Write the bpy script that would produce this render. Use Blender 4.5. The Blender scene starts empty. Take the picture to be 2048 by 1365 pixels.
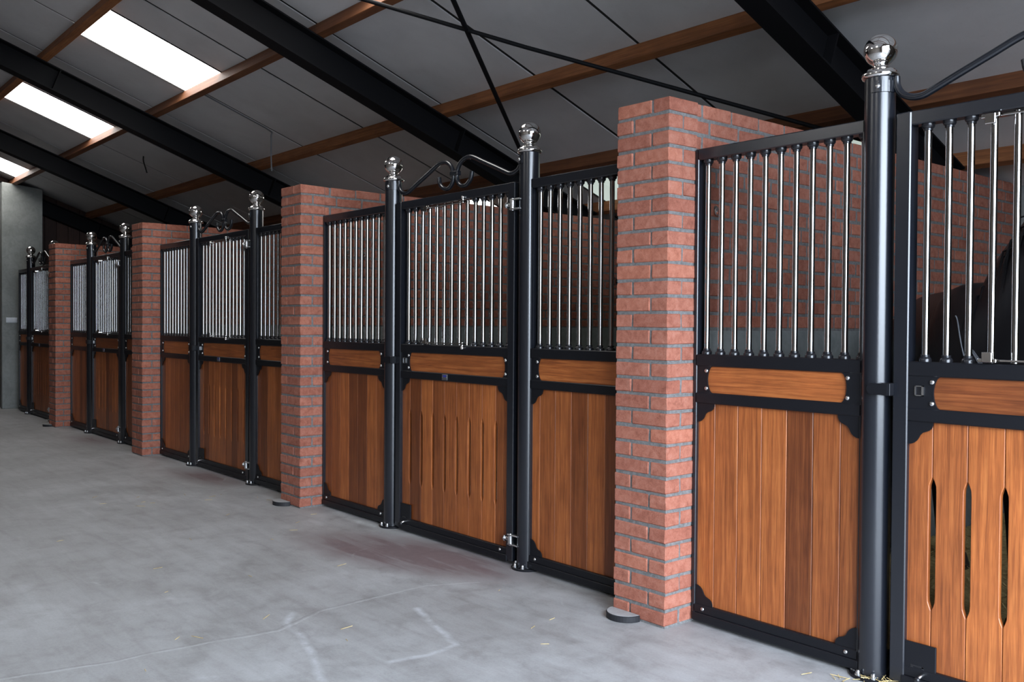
import bpy, bmesh, math, random
from mathutils import Vector, Matrix

random.seed(11)
scene = bpy.context.scene
COL = scene.collection

# ------------------------------------------------------------------ camera
CX, CY, CZ = 1.8403, -3.4222, 1.3692
YAW, PITCH, ROLL, FPX = 0.8698, -0.0164, 0.0067, 1846.8
fw = Vector((-math.sin(YAW) * math.cos(PITCH), math.cos(YAW) * math.cos(PITCH), math.sin(PITCH)))
rt = Vector((math.cos(YAW), math.sin(YAW), 0.0))
up = rt.cross(fw)
rt2 = math.cos(ROLL) * rt + math.sin(ROLL) * up
up2 = -math.sin(ROLL) * rt + math.cos(ROLL) * up
cam_data = bpy.data.cameras.new('camera')
cam = bpy.data.objects.new('camera', cam_data)
COL.objects.link(cam)
M = Matrix((rt2, up2, -fw)).transposed().to_4x4()
M.translation = Vector((CX, CY, CZ))
cam.matrix_world = M
cam_data.sensor_fit = 'HORIZONTAL'
cam_data.sensor_width = 36.0
cam_data.lens = FPX / 2048 * 36.0
cam_data.clip_start = 0.05
cam_data.clip_end = 200
scene.camera = cam

# ------------------------------------------------------------------ world and light
SKY_STRENGTH = 20.0
SKYLIGHT_STRENGTH = 8.0
world = bpy.data.worlds.new('overcast_sky')
scene.world = world
world.use_nodes = True
wn = world.node_tree
wn.nodes['Background'].inputs[0].default_value = (0.74, 0.85, 1.0, 1)
wn.nodes['Background'].inputs[1].default_value = SKY_STRENGTH

# barn geometry constants used below
DOOR_X = 2.80                       # gable wall with the open barn door, behind the camera
DOOR_Y0, DOOR_Y1, DOOR_H = -3.7, -0.25, 3.5
pd = bpy.data.lights.new('barn_door_portal', 'AREA')
pd.shape = 'RECTANGLE'
pd.size = DOOR_H
pd.size_y = DOOR_Y1 - DOOR_Y0
pd.cycles.is_portal = True
po = bpy.data.objects.new('barn_door_portal', pd)
COL.objects.link(po)
po.location = (DOOR_X + 0.02, (DOOR_Y0 + DOOR_Y1) / 2, DOOR_H / 2)
po.rotation_euler = (0, math.radians(90), 0)

vs = scene.view_settings
vs.view_transform = 'Standard'
vs.look = 'None'
vs.gamma = 1.0
vs.use_curve_mapping = False
vs.exposure = 0.15

# ------------------------------------------------------------------ materials
def new_mat(name, base=(0.5, 0.5, 0.5), rough=0.5, metal=0.0, spec=0.5):
    m = bpy.data.materials.new(name)
    m.use_nodes = True
    b = m.node_tree.nodes['Principled BSDF']
    b.inputs['Base Color'].default_value = (*base, 1)
    b.inputs['Roughness'].default_value = rough
    b.inputs['Metallic'].default_value = metal
    b.inputs['Specular IOR Level'].default_value = spec
    return m, m.node_tree, b

def N(nt, typ, **kw):
    n = nt.nodes.new(typ)
    for k, v in kw.items():
        if hasattr(n, k) and not k.startswith('i_'):
            setattr(n, k, v)
        else:
            n.inputs[k[2:].replace('_', ' ')].default_value = v
    return n

def L(nt, a, b):
    nt.links.new(a, b)

def ramp(nt, fac, stops):
    r = nt.nodes.new('ShaderNodeValToRGB')
    cr = r.color_ramp
    while len(cr.elements) < len(stops):
        cr.elements.new(0.5)
    for e, (p, c) in zip(cr.elements, stops):
        e.position = p
        e.color = (*c, 1) if len(c) == 3 else c
    L(nt, fac, r.inputs[0])
    return r

def mix(nt, fac, a, b, typ='MIX'):
    m = nt.nodes.new('ShaderNodeMix')
    m.data_type = 'RGBA'
    m.blend_type = typ
    for sock, v in ((m.inputs[0], fac), (m.inputs[6], a), (m.inputs[7], b)):
        if hasattr(v, 'node'):
            L(nt, v, sock)
        elif isinstance(v, (int, float)):
            sock.default_value = v
        else:
            sock.default_value = (*v, 1)
    return m.outputs[2]

def coords(nt, scale=(1, 1, 1), kind='Object', rnd=0.0):
    tc = nt.nodes.new('ShaderNodeTexCoord')
    mp = nt.nodes.new('ShaderNodeMapping')
    mp.inputs['Scale'].default_value = scale
    L(nt, tc.outputs[kind], mp.inputs['Vector'])
    if rnd:
        oi = nt.nodes.new('ShaderNodeObjectInfo')
        mm = nt.nodes.new('ShaderNodeVectorMath')
        mm.operation = 'MULTIPLY'
        mm.inputs[1].default_value = (rnd, rnd * 1.7, rnd * 0.6)
        cb = nt.nodes.new('ShaderNodeCombineXYZ')
        for i in range(3):
            L(nt, oi.outputs['Random'], cb.inputs[i])
        L(nt, cb.outputs[0], mm.inputs[0])
        L(nt, mm.outputs[0], mp.inputs['Location'])
    return mp.outputs[0]

def noise(nt, vec, scale, detail=4, rough=0.55, dist=0.0):
    n = nt.nodes.new('ShaderNodeTexNoise')
    n.inputs['Scale'].default_value = scale
    n.inputs['Detail'].default_value = detail
    n.inputs['Roughness'].default_value = rough
    n.inputs['Distortion'].default_value = dist
    L(nt, vec, n.inputs['Vector'])
    return n.outputs['Fac']

def bump(nt, b, h, strength=0.3, dist=0.005):
    bp = nt.nodes.new('ShaderNodeBump')
    bp.inputs['Strength'].default_value = strength
    bp.inputs['Distance'].default_value = dist
    L(nt, h, bp.inputs['Height'])
    L(nt, bp.outputs[0], b.inputs['Normal'])

# powder coated steel
m_steel, nt, b = new_mat('powder_coated_steel', (0.0065, 0.0078, 0.0115), 0.26, 0.0, 0.75)
bump(nt, b, noise(nt, coords(nt), 420, 2), 0.10, 0.0012)
m_steel_flat, nt, b = new_mat('black_flat_steel', (0.006, 0.0064, 0.0085), 0.42, 0.0, 0.28)
bump(nt, b, noise(nt, coords(nt), 300, 2), 0.12, 0.0015)
m_beam, nt, b = new_mat('black_beam_paint', (0.005, 0.005, 0.006), 0.65, 0.0, 0.12)
m_bar, nt, b = new_mat('stainless_bar', (0.36, 0.352, 0.345), 0.075, 1.0)
m_chrome, nt, b = new_mat('polished_steel', (0.78, 0.76, 0.74), 0.045, 1.0)
m_zinc, nt, b = new_mat('zinc_plated', (0.62, 0.62, 0.62), 0.28, 1.0)
m_rubber, nt, b = new_mat('black_rubber', (0.014, 0.014, 0.016), 0.6, 0.0, 0.3)
m_plug, nt, b = new_mat('black_plastic', (0.010, 0.010, 0.012), 0.25, 0.0, 0.5)

def wood_mat(name, along, cols, rough=0.42, grain=1.0):
    m, nt, b = new_mat(name, rough=rough)
    s = {'Z': (1, 1, 0.035), 'X': (0.035, 1, 1)}[along]
    v = coords(nt, s, rnd=37.0)
    n1 = noise(nt, v, 62 * grain, 7, 0.62, 0.8)
    n2 = noise(nt, v, 260 * grain, 3, 0.6)
    v2 = coords(nt, (1, 1, 1), rnd=11.0)
    n3 = noise(nt, v2, 6, 3, 0.5)
    r1 = ramp(nt, n1, [(0.30, cols[0]), (0.5, cols[1]), (0.70, cols[2])])
    r2 = ramp(nt, n2, [(0.35, (0.62, 0.60, 0.58)), (0.62, (1.0, 1.0, 1.0))])
    c = mix(nt, 0.65, r1.outputs[0], r2.outputs[0], 'MULTIPLY')
    r3 = ramp(nt, n3, [(0.3, (0.80, 0.78, 0.76)), (0.65, (1.06, 1.05, 1.03))])
    c = mix(nt, 0.8, c, r3.outputs[0], 'MULTIPLY')
    # bamboo nodes: short dark cross marks
    v3 = coords(nt, (60, 60, 9) if along == 'Z' else (9, 60, 60), rnd=5.0)
    n4 = noise(nt, v3, 1.0, 1, 0.4)
    r4 = ramp(nt, n4, [(0.70, (1, 1, 1)), (0.80, (0.72, 0.68, 0.62))])
    c = mix(nt, 0.7, c, r4.outputs[0], 'MULTIPLY')
    oi = nt.nodes.new('ShaderNodeObjectInfo')
    r5 = ramp(nt, oi.outputs['Random'], [(0.0, (0.48, 0.43, 0.42)), (0.30, (0.78, 0.74, 0.70)), (0.6, (1.0, 0.97, 0.94)), (1.0, (1.22, 1.2, 1.10))])
    c = mix(nt, 1.0, c, r5.outputs[0], 'MULTIPLY')
    L(nt, c, b.inputs['Base Color'])
    bump(nt, b, n2, 0.12, 0.002)
    return m

BAMBOO = [(0.19, 0.052, 0.015), (0.32, 0.095, 0.026), (0.44, 0.150, 0.044)]
m_wood = wood_mat('bamboo_plank_upright', 'Z', BAMBOO)
m_woodx = wood_mat('bamboo_plank_level', 'X', BAMBOO)
m_purlin = wood_mat('pine_purlin', 'X', [(0.17, 0.060, 0.020), (0.26, 0.098, 0.034), (0.33, 0.135, 0.05)], 0.65, 0.6)

def brick_mat(name, k=1.0):
    m, nt, b = new_mat(name, rough=0.88, spec=0.25)
    v = coords(nt, (1, 1, 1), rnd=23.0)
    n1 = noise(nt, v, 26, 5, 0.65, 0.4)
    n2 = noise(nt, v, 190, 3, 0.7)
    r1 = ramp(nt, n1, [(0.28, (0.25 * k, 0.085 * k, 0.055 * k)), (0.5, (0.355 * k, 0.132 * k, 0.087 * k)), (0.74, (0.42 * k, 0.18 * k, 0.128 * k))])
    r2 = ramp(nt, n2, [(0.30, (0.62, 0.6, 0.6)), (0.55, (1, 1, 1))])
    c = mix(nt, 0.6, r1.outputs[0], r2.outputs[0], 'MULTIPLY')
    # fired cracks and dark pits
    v2 = coords(nt, (1, 1, 2.2), rnd=9.0)
    n3 = noise(nt, v2, 48, 6, 0.75, 1.8)
    r3 = ramp(nt, n3, [(0.27, (0.42, 0.36, 0.34)), (0.36, (1, 1, 1))])
    c = mix(nt, 0.8, c, r3.outputs[0], 'MULTIPLY')
    oi = nt.nodes.new('ShaderNodeObjectInfo')
    r4 = ramp(nt, oi.outputs['Random'], [(0, (0.84, 0.80, 0.80)), (0.4, (0.97, 0.97, 0.97)), (0.75, (1.03, 1.04, 1.05)), (1, (1.14, 1.10, 1.04))])
    c = mix(nt, 1.0, c, r4.outputs[0], 'MULTIPLY')
    L(nt, c, b.inputs['Base Color'])
    h = mix(nt, 0.5, n1, n2)
    h = mix(nt, 0.6, h, r3.outputs[0], 'MULTIPLY')
    bump(nt, b, h, 0.7, 0.006)
    return m
m_brick = brick_mat('hand_moulded_brick')

m_mortar, nt, b = new_mat('grey_mortar', rough=0.95, spec=0.15)
v = coords(nt)
n1 = noise(nt, v, 60, 5, 0.7)
r1 = ramp(nt, n1, [(0.3, (0.105, 0.104, 0.101)), (0.7, (0.215, 0.213, 0.21))])
L(nt, r1.outputs[0], b.inputs['Base Color'])
bump(nt, b, noise(nt, v, 220, 3, 0.7), 0.6, 0.004)

# concrete floor
m_floor, nt, b = new_mat('power_floated_concrete', rough=0.55, spec=0.4)
v = coords(nt)
n1 = noise(nt, v, 0.9, 6, 0.6, 0.5)
n2 = noise(nt, v, 5.5, 8, 0.68, 0.3)
n3 = noise(nt, v, 90, 3, 0.7)
r1 = ramp(nt, n1, [(0.3, (0.285, 0.283, 0.28)), (0.7, (0.405, 0.409, 0.415))])
r2 = ramp(nt, n2, [(0.28, (0.60, 0.585, 0.58)), (0.5, (0.97, 0.97, 0.97)), (0.75, (1.16, 1.16, 1.17))])
c = mix(nt, 0.75, r1.outputs[0], r2.outputs[0], 'MULTIPLY')
r3 = ramp(nt, n3, [(0.25, (0.82, 0.82, 0.82)), (0.5, (1, 1, 1)), (0.8, (1.06, 1.06, 1.06))])
c = mix(nt, 0.7, c, r3.outputs[0], 'MULTIPLY')
# trowel streaks along the aisle
vs2 = coords(nt, (0.6, 4.5, 1))
n5 = noise(nt, vs2, 2.6, 6, 0.65, 0.6)
r5 = ramp(nt, n5, [(0.33, (0.84, 0.82, 0.82)), (0.55, (1.0, 1.0, 1.0)), (0.72, (1.05, 1.05, 1.06))])
c = mix(nt, 0.7, c, r5.outputs[0], 'MULTIPLY')
# small dark and pale spots
n6 = noise(nt, v, 13, 5, 0.75)
r6 = ramp(nt, n6, [(0.27, (0.5, 0.49, 0.48)), (0.335, (1, 1, 1))])
c = mix(nt, 0.75, c, r6.outputs[0], 'MULTIPLY')
# worn reddish brown stains in front of the second, third and fourth door
def blob(nt, cx, cy, rx, ry, ang=0.0):
    tc = nt.nodes.new('ShaderNodeTexCoord')
    mp = nt.nodes.new('ShaderNodeMapping')
    mp.vector_type = 'TEXTURE'
    mp.inputs['Location'].default_value = (cx, cy, 0)
    mp.inputs['Rotation'].default_value = (0, 0, ang)
    mp.inputs['Scale'].default_value = (rx, ry, 1)
    L(nt, tc.outputs['Object'], mp.inputs['Vector'])
    g = nt.nodes.new('ShaderNodeTexGradient')
    g.gradient_type = 'SPHERICAL'
    L(nt, mp.outputs[0], g.inputs['Vector'])
    return g.outputs['Fac']
for (bx, by, rx, ry, an, st) in ((-2.75, -0.34, 1.05, 0.42, 0.25, 2.2), (-6.2, -0.20, 0.8, 0.30, 0.1, 1.5), (-9.6, -0.22, 0.8, 0.30, 0.0, 1.2)):
    f = blob(nt, bx, by, rx, ry, an)
    mm = nt.nodes.new('ShaderNodeMath')
    mm.operation = 'MULTIPLY'
    L(nt, f, mm.inputs[0])
    rr = ramp(nt, n5, [(0.35, (0.45,) * 3), (0.62, (1.0,) * 3)])
    L(nt, rr.outputs[0], mm.inputs[1])
    m2 = nt.nodes.new('ShaderNodeMath')
    m2.operation = 'MULTIPLY'
    m2.inputs[1].default_value = st
    m2.use_clamp = True
    L(nt, mm.outputs[0], m2.inputs[0])
    c = mix(nt, m2.outputs[0], c, (0.165, 0.125, 0.130))
# pale dried-water lines
n7 = noise(nt, v, 0.75, 2, 0.4, 0.9)
sb = nt.nodes.new('ShaderNodeMath'); sb.operation = 'SUBTRACT'; sb.inputs[1].default_value = 0.5
L(nt, n7, sb.inputs[0])
ab = nt.nodes.new('ShaderNodeMath'); ab.operation = 'ABSOLUTE'
L(nt, sb.outputs[0], ab.inputs[0])
r7 = ramp(nt, ab.outputs[0], [(0.0, (1, 1, 1)), (0.010, (0, 0, 0))])
n8 = noise(nt, v, 3.2, 4, 0.6)
r8 = ramp(nt, n8, [(0.55, (0, 0, 0)), (0.72, (0.3, 0.3, 0.3))])
ml = nt.nodes.new('ShaderNodeMath'); ml.operation = 'MULTIPLY'
L(nt, r7.outputs[0], ml.inputs[0]); L(nt, r8.outputs[0], ml.inputs[1])
c = mix(nt, ml.outputs[0], c, (0.62, 0.64, 0.67))
def seg_mask(nt, pts, width, soft):
    tc = nt.nodes.new('ShaderNodeTexCoord')
    wob = nt.nodes.new('ShaderNodeTexNoise'); wob.inputs['Scale'].default_value = 5.0; wob.inputs['Detail'].default_value = 4
    L(nt, tc.outputs['Object'], wob.inputs['Vector'])
    ofs = nt.nodes.new('ShaderNodeVectorMath'); ofs.operation = 'MULTIPLY_ADD'
    L(nt, wob.outputs['Color'], ofs.inputs[0]); ofs.inputs[1].default_value = (0.05, 0.05, 0); ofs.inputs[2].default_value = (-0.025, -0.025, 0)
    pp = nt.nodes.new('ShaderNodeVectorMath'); pp.operation = 'ADD'
    L(nt, tc.outputs['Object'], pp.inputs[0]); L(nt, ofs.outputs[0], pp.inputs[1])
    best = None
    for (ax, ay), (bx, by) in zip(pts, pts[1:]):
        dx, dy = bx - ax, by - ay
        l2 = dx * dx + dy * dy
        pa = nt.nodes.new('ShaderNodeVectorMath'); pa.operation = 'SUBTRACT'
        L(nt, pp.outputs[0], pa.inputs[0]); pa.inputs[1].default_value = (ax, ay, 0)
        dt = nt.nodes.new('ShaderNodeVectorMath'); dt.operation = 'DOT_PRODUCT'
        L(nt, pa.outputs[0], dt.inputs[0]); dt.inputs[1].default_value = (dx / l2, dy / l2, 0)
        cl = nt.nodes.new('ShaderNodeClamp'); L(nt, dt.outputs['Value'], cl.inputs[0])
        pr = nt.nodes.new('ShaderNodeVectorMath'); pr.operation = 'SCALE'
        pr.inputs[0].default_value = (dx, dy, 0); L(nt, cl.outputs[0], pr.inputs['Scale'])
        ds = nt.nodes.new('ShaderNodeVectorMath'); ds.operation = 'DISTANCE'
        L(nt, pa.outputs[0], ds.inputs[0]); L(nt, pr.outputs[0], ds.inputs[1])
        if best is None:
            best = ds.outputs['Value']
        else:
            mn = nt.nodes.new('ShaderNodeMath'); mn.operation = 'MINIMUM'
            L(nt, best, mn.inputs[0]); L(nt, ds.outputs['Value'], mn.inputs[1]); best = mn.outputs[0]
    return ramp(nt, best, [(width, (1, 1, 1)), (width + soft, (0, 0, 0))]).outputs[0]
nb8 = noise(nt, v, 9, 5, 0.7)
for pts, w_, sf, col_, amt in (
        ([(-2.15, -1.40), (-2.05, -1.49), (-1.855, -1.516), (-1.597, -1.592), (-1.307, -1.704), (-1.1, -1.80)], 0.004, 0.022, (0.50, 0.515, 0.54), 0.9),
        ([(-1.85, -0.90), (-1.737, -0.944), (-1.487, -1.008), (-1.319, -1.058), (-1.294, -1.237), (-1.323, -1.389)], 0.004, 0.020, (0.50, 0.515, 0.54), 0.85),
        ([(-2.12, -2.75), (-2.031, -2.304), (-2.007, -1.906), (-1.96, -1.56), (-2.086, -1.293), (-2.115, -0.941), (-2.143, -0.648), (-2.014, -0.381)], 0.0015, 0.008, (0.48, 0.49, 0.50), 0.8),
        ([(-2.14, -2.75), (-2.05, -2.304), (-2.03, -1.906), (-1.985, -1.56), (-2.11, -1.293), (-2.14, -0.941)], 0.001, 0.006, (0.16, 0.15, 0.15), 0.55),
        ([(-4.10, -0.06), (-3.714, -0.10), (-3.5, -0.085)], 0.01, 0.05, (0.50, 0.52, 0.52), 0.9)):
    mk = seg_mask(nt, pts, w_, sf)
    rk = ramp(nt, nb8, [(0.36, (0.1,) * 3), (0.62, (amt,) * 3)])
    mm = nt.nodes.new('ShaderNodeMath'); mm.operation = 'MULTIPLY'
    L(nt, mk, mm.inputs[0]); L(nt, rk.outputs[0], mm.inputs[1])
    c = mix(nt, mm.outputs[0], c, col_)
L(nt, c, b.inputs['Base Color'])
rr = ramp(nt, n2, [(0.3, (0.46,) * 3), (0.7, (0.66,) * 3)])
L(nt, rr.outputs[0], b.inputs['Roughness'])
bump(nt, b, mix(nt, 0.5, n2, n3), 0.25, 0.004)

def plaster_mat(name, lo, hi):
    m, nt, b = new_mat(name, rough=0.85, spec=0.25)
    v = coords(nt)
    n1 = noise(nt, v, 1.6, 6, 0.6, 1.2)
    n2 = noise(nt, v, 9, 5, 0.65, 2.0)
    r1 = ramp(nt, n1, [(0.3, lo), (0.7, hi)])
    r2 = ramp(nt, n2, [(0.3, (0.82, 0.83, 0.82)), (0.6, (1.05, 1.05, 1.05))])
    L(nt, mix(nt, 0.8, r1.outputs[0], r2.outputs[0], 'MULTIPLY'), b.inputs['Base Color'])
    bump(nt, b, n2, 0.35, 0.008)
    return m
m_plaster = plaster_mat('trowelled_grey_render', (0.19, 0.20, 0.192), (0.27, 0.28, 0.27))
m_plinth = plaster_mat('plinth_render', (0.16, 0.17, 0.165), (0.26, 0.27, 0.262))
m_wallside = plaster_mat('side_wall_render', (0.16, 0.14, 0.125), (0.22, 0.20, 0.18))

m_panel, nt, b = new_mat('white_roof_panel', rough=0.5, spec=0.4)
v = coords(nt, (1, 1, 1), rnd=13.0)
n1 = noise(nt, v, 2.2, 5, 0.6, 0.4)
n2 = noise(nt, v, 60, 3, 0.6)
r1 = ramp(nt, n1, [(0.3, (0.56, 0.55, 0.555)), (0.7, (0.65, 0.64, 0.645))])
r2 = ramp(nt, n2, [(0.22, (0.86, 0.84, 0.82)), (0.4, (1, 1, 1))])
L(nt, mix(nt, 0.5, r1.outputs[0], r2.outputs[0], 'MULTIPLY'), b.inputs['Base Color'])
m_joint, nt, b = new_mat('roof_joint', (0.012, 0.011, 0.011), 0.8)
m_gable = wood_mat('dark_brown_board', 'Z', [(0.035, 0.016, 0.011), (0.05, 0.022, 0.016), (0.065, 0.03, 0.02)], 0.75)
m_ground, nt, b = new_mat('yard_ground', (0.07, 0.07, 0.065), 0.9)
m_switch, nt, b = new_mat('white_plastic', (0.62, 0.64, 0.68), 0.35)
m_badge, nt, b = new_mat('badge_metal', (0.28, 0.28, 0.30), 0.35, 0.9)
m_badgeblue, nt, b = new_mat('badge_blue_print', (0.03, 0.04, 0.22), 0.4)
m_cable, nt, b = new_mat('grey_cable', (0.16, 0.16, 0.17), 0.5)
m_straw, nt, b = new_mat('straw', (0.44, 0.31, 0.12), 0.8)
oi = noise(nt, coords(nt), 30, 3)
r1 = ramp(nt, oi, [(0.3, (0.34, 0.24, 0.09)), (0.7, (0.68, 0.53, 0.25))])
L(nt, r1.outputs[0], b.inputs['Base Color'])
m_horse, nt, b = new_mat('black_horse_coat', (0.010, 0.009, 0.010), 0.42, 0.0, 0.3)
v = coords(nt, (1, 1, 0.25))
bump(nt, b, noise(nt, v, 160, 3), 0.2, 0.002)
m_hair, nt, b = new_mat('black_horse_hair', (0.006, 0.006, 0.007), 0.5, 0.0, 0.25)
m_eye, nt, b = new_mat('dark_eye', (0.005, 0.004, 0.004), 0.08)
m_hoof, nt, b = new_mat('dark_hoof', (0.03, 0.025, 0.02), 0.6)
m_strap, nt, b = new_mat('grey_webbing', (0.16, 0.17, 0.19), 0.6)
m_sky = bpy.data.materials.new('translucent_roof_light')
m_sky.use_nodes = True
nt = m_sky.node_tree
for n in list(nt.nodes):
    nt.nodes.remove(n)
em = nt.nodes.new('ShaderNodeEmission')
em.inputs[0].default_value = (1.0, 0.985, 0.95, 1)
em.inputs[1].default_value = SKYLIGHT_STRENGTH
L(nt, em.outputs[0], nt.nodes.new('ShaderNodeOutputMaterial').inputs[0])

m_dull = m_sky.copy()
m_dull.name = 'dull_greenish_roof_light'
nt = m_dull.node_tree
v = coords(nt)
r1 = ramp(nt, noise(nt, v, 1.8, 5, 0.6, 0.6), [(0.3, (0.62, 0.72, 0.66)), (0.7, (0.86, 0.98, 0.90))])
L(nt, r1.outputs[0], nt.nodes['Emission'].inputs[0])
nt.nodes['Emission'].inputs[1].default_value = 0.62
# ------------------------------------------------------------------ mesh helpers
class MB:
    def __init__(self):
        self.v, self.f = [], []
    def add(self, vs, fs):
        o = len(self.v)
        self.v += [tuple(p) for p in vs]
        self.f += [tuple(i + o for i in f) for f in fs]
        return self
    def box(self, x0, x1, y0, y1, z0, z1):
        vs = [(x, y, z) for x in (x0, x1) for y in (y0, y1) for z in (z0, z1)]
        fs = [(0, 1, 3, 2), (4, 6, 7, 5), (0, 4, 5, 1), (2, 3, 7, 6), (0, 2, 6, 4), (1, 5, 7, 3)]
        return self.add(vs, fs)
    def prism(self, poly, y0, y1):
        """poly: list of (x, z), extruded along y"""
        n = len(poly)
        vs = [(x, y0, z) for x, z in poly] + [(x, y1, z) for x, z in poly]
        fs = [tuple(range(n)), tuple(range(2 * n - 1, n - 1, -1))]
        fs += [(i, i + n, (i + 1) % n + n, (i + 1) % n) for i in range(n)]
        return self.add(vs, fs)
    def lathe(self, prof, seg=24, c=(0, 0, 0), axis='Z'):
        vs, fs = [], []
        n = len(prof)
        for i in range(seg):
            a = 2 * math.pi * i / seg
            for r, z in prof:
                p = (r * math.cos(a), r * math.sin(a), z)
                if axis == 'Y':
                    p = (p[0], p[2], p[1])
                elif axis == 'X':
                    p = (p[2], p[0], p[1])
                vs.append((p[0] + c[0], p[1] + c[1], p[2] + c[2]))
        for i in range(seg):
            j = (i + 1) % seg
            for k in range(n - 1):
                fs.append((i * n + k, j * n + k, j * n + k + 1, i * n + k + 1))
        if prof[0][0] > 1e-6:
            fs.append(tuple(i * n for i in range(seg))[::-1])
        if prof[-1][0] > 1e-6:
            fs.append(tuple(i * n + n - 1 for i in range(seg)))
        return self.add(vs, fs)
    def tube(self, path, r, seg=10, caps=True):
        P = [Vector(p) for p in path]
        rs = r if isinstance(r, (list, tuple)) else [r] * len(P)
        vs, fs = [], []
        t = (P[1] - P[0]).normalized()
        nrm = t.orthogonal().normalized()
        for i, p in enumerate(P):
            if i == 0: t2 = P[1] - P[0]
            elif i == len(P) - 1: t2 = P[-1] - P[-2]
            else: t2 = P[i + 1] - P[i - 1]
            t2.normalize()
            nrm = (nrm - t2 * nrm.dot(t2)).normalized()
            bn = t2.cross(nrm)
            for k in range(seg):
                a = 2 * math.pi * k / seg
                vs.append(p + (nrm * math.cos(a) + bn * math.sin(a)) * rs[i])
        for i in range(len(P) - 1):
            for k in range(seg):
                k2 = (k + 1) % seg
                fs.append((i * seg + k, i * seg + k2, (i + 1) * seg + k2, (i + 1) * seg + k))
        if caps:
            fs.append(tuple(range(seg))[::-1])
            fs.append(tuple(range((len(P) - 1) * seg, len(P) * seg)))
        return self.add(vs, fs)
    def mesh(self, name, bevel=0.0, smooth=None, segs=1):
        me = bpy.data.meshes.new(name)
        me.from_pydata(self.v, [], self.f)
        bm = bmesh.new()
        bm.from_mesh(me)
        bmesh.ops.remove_doubles(bm, verts=bm.verts, dist=1e-6)
        bmesh.ops.recalc_face_normals(bm, faces=bm.faces)
        if bevel:
            es = [e for e in bm.edges if len(e.link_faces) == 2 and e.calc_face_angle(0) > 0.6]
            bmesh.ops.bevel(bm, geom=es, offset=bevel, segments=segs, affect='EDGES', profile=0.5, clamp_overlap=True)
        bm.to_mesh(me)
        bm.free()
        if smooth:
            for p in me.polygons:
                p.use_smooth = True
            me.set_sharp_from_angle(angle=math.radians(smooth))
        return me

def obj(name, me, mat=None, parent=None, loc=(0, 0, 0), rot=(0, 0, 0)):
    if isinstance(me, MB):
        me = me.mesh(name)
    if mat is not None and not me.materials:
        me.materials.append(mat)
    o = bpy.data.objects.new(name, me)
    COL.objects.link(o)
    o.location = loc
    o.rotation_euler = rot
    if parent is not None:
        o.parent = parent
    return o

def tag(o, label, cat, group=None):
    o['label'] = label
    o['category'] = cat
    if group:
        o['group'] = group
    return o

def thing(name, label, cat, loc=(0, 0, 0), group=None):
    o = bpy.data.objects.new(name, None)
    o.empty_display_size = 0.1
    COL.objects.link(o)
    o.location = loc
    return tag(o, label, cat, group)

def struct(o):
    o['kind'] = 'structure'
    return o

def bez(pts, n=8):
    """Catmull-Rom through points"""
    P = [Vector(p) for p in pts]
    P = [P[0] * 2 - P[1]] + P + [P[-1] * 2 - P[-2]]
    out = []
    for i in range(1, len(P) - 2):
        for k in range(n):
            t = k / n
            a, b_, c_, d = P[i - 1], P[i], P[i + 1], P[i + 2]
            out.append(0.5 * ((2 * b_) + (c_ - a) * t + (2 * a - 5 * b_ + 4 * c_ - d) * t * t + (-a + 3 * b_ - 3 * c_ + d) * t ** 3))
    out.append(P[-2])
    return out

# ------------------------------------------------------------------ layout constants
SL = 0.364                       # roof slope
ANG = math.atan(SL)
RA = 3.68                        # ceiling height above the stall front line
RIDGE_Y = -2.75
def zc(y):
    return RA - SL * y if y > RIDGE_Y else RA - SL * RIDGE_Y + SL * (y - RIDGE_Y)
ORD = ['nearest', 'second', 'third', 'fourth', 'farthest']
POSTS = [(0.0, 1.395), (-3.467, -2.072), (-6.957, -5.605), (-10.348, -9.051), (-13.408, -12.08)]
PILLAR_X = [-0.881, -4.393, -7.85, -11.19]      # right faces
PIL_W, PIL_Y0, PIL_Y1, PIL_H = 0.319, -0.211, -0.012, 2.409
END_X = -14.5
BACK_Y = 3.55

# ------------------------------------------------------------------ structure: floor, ground
fl = struct(obj('floor', MB().box(END_X - 0.6, DOOR_X + 0.15, -6.2, BACK_Y + 0.3, -0.15, 0.0), m_floor))
gr = struct(obj('ground', MB().box(DOOR_X + 0.15, 40, -30, 30, -0.2, -0.02), m_ground))
# walls
struct(obj('wall_back', MB().box(END_X - 0.6, DOOR_X + 0.15, BACK_Y, BACK_Y + 0.22, 0, zc(BACK_Y) + 0.02), m_plinth))
struct(obj('wall_opposite', MB().box(END_X - 0.6, DOOR_X + 0.15, -6.2, -6.0, 0, zc(-6.0)), m_wallside))
def gable(x0, x1, holes, mat, name):
    mb = MB()
    ys = sorted({-6.0, RIDGE_Y, BACK_Y, *[h for q in holes for h in q[:2]]})
    for a, b_ in zip(ys, ys[1:]):
        zb = 0.0
        for h0, h1, hz in holes:
            if a >= h0 - 1e-6 and b_ <= h1 + 1e-6:
                zb = hz
        vs_ = [(x, y, z) for x in (x0, x1) for y, z in ((a, zb), (b_, zb), (b_, zc(b_) + 0.03), (a, zc(a) + 0.03))]
        mb.add(vs_, [(0, 1, 2, 3), (7, 6, 5, 4), (0, 4, 5, 1), (1, 5, 6, 2), (2, 6, 7, 3), (3, 7, 4, 0)])
    return struct(obj(name, mb, mat))
gable(DOOR_X, DOOR_X + 0.15, [(DOOR_Y0, DOOR_Y1, DOOR_H)], m_wallside, 'wall_gable')
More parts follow.
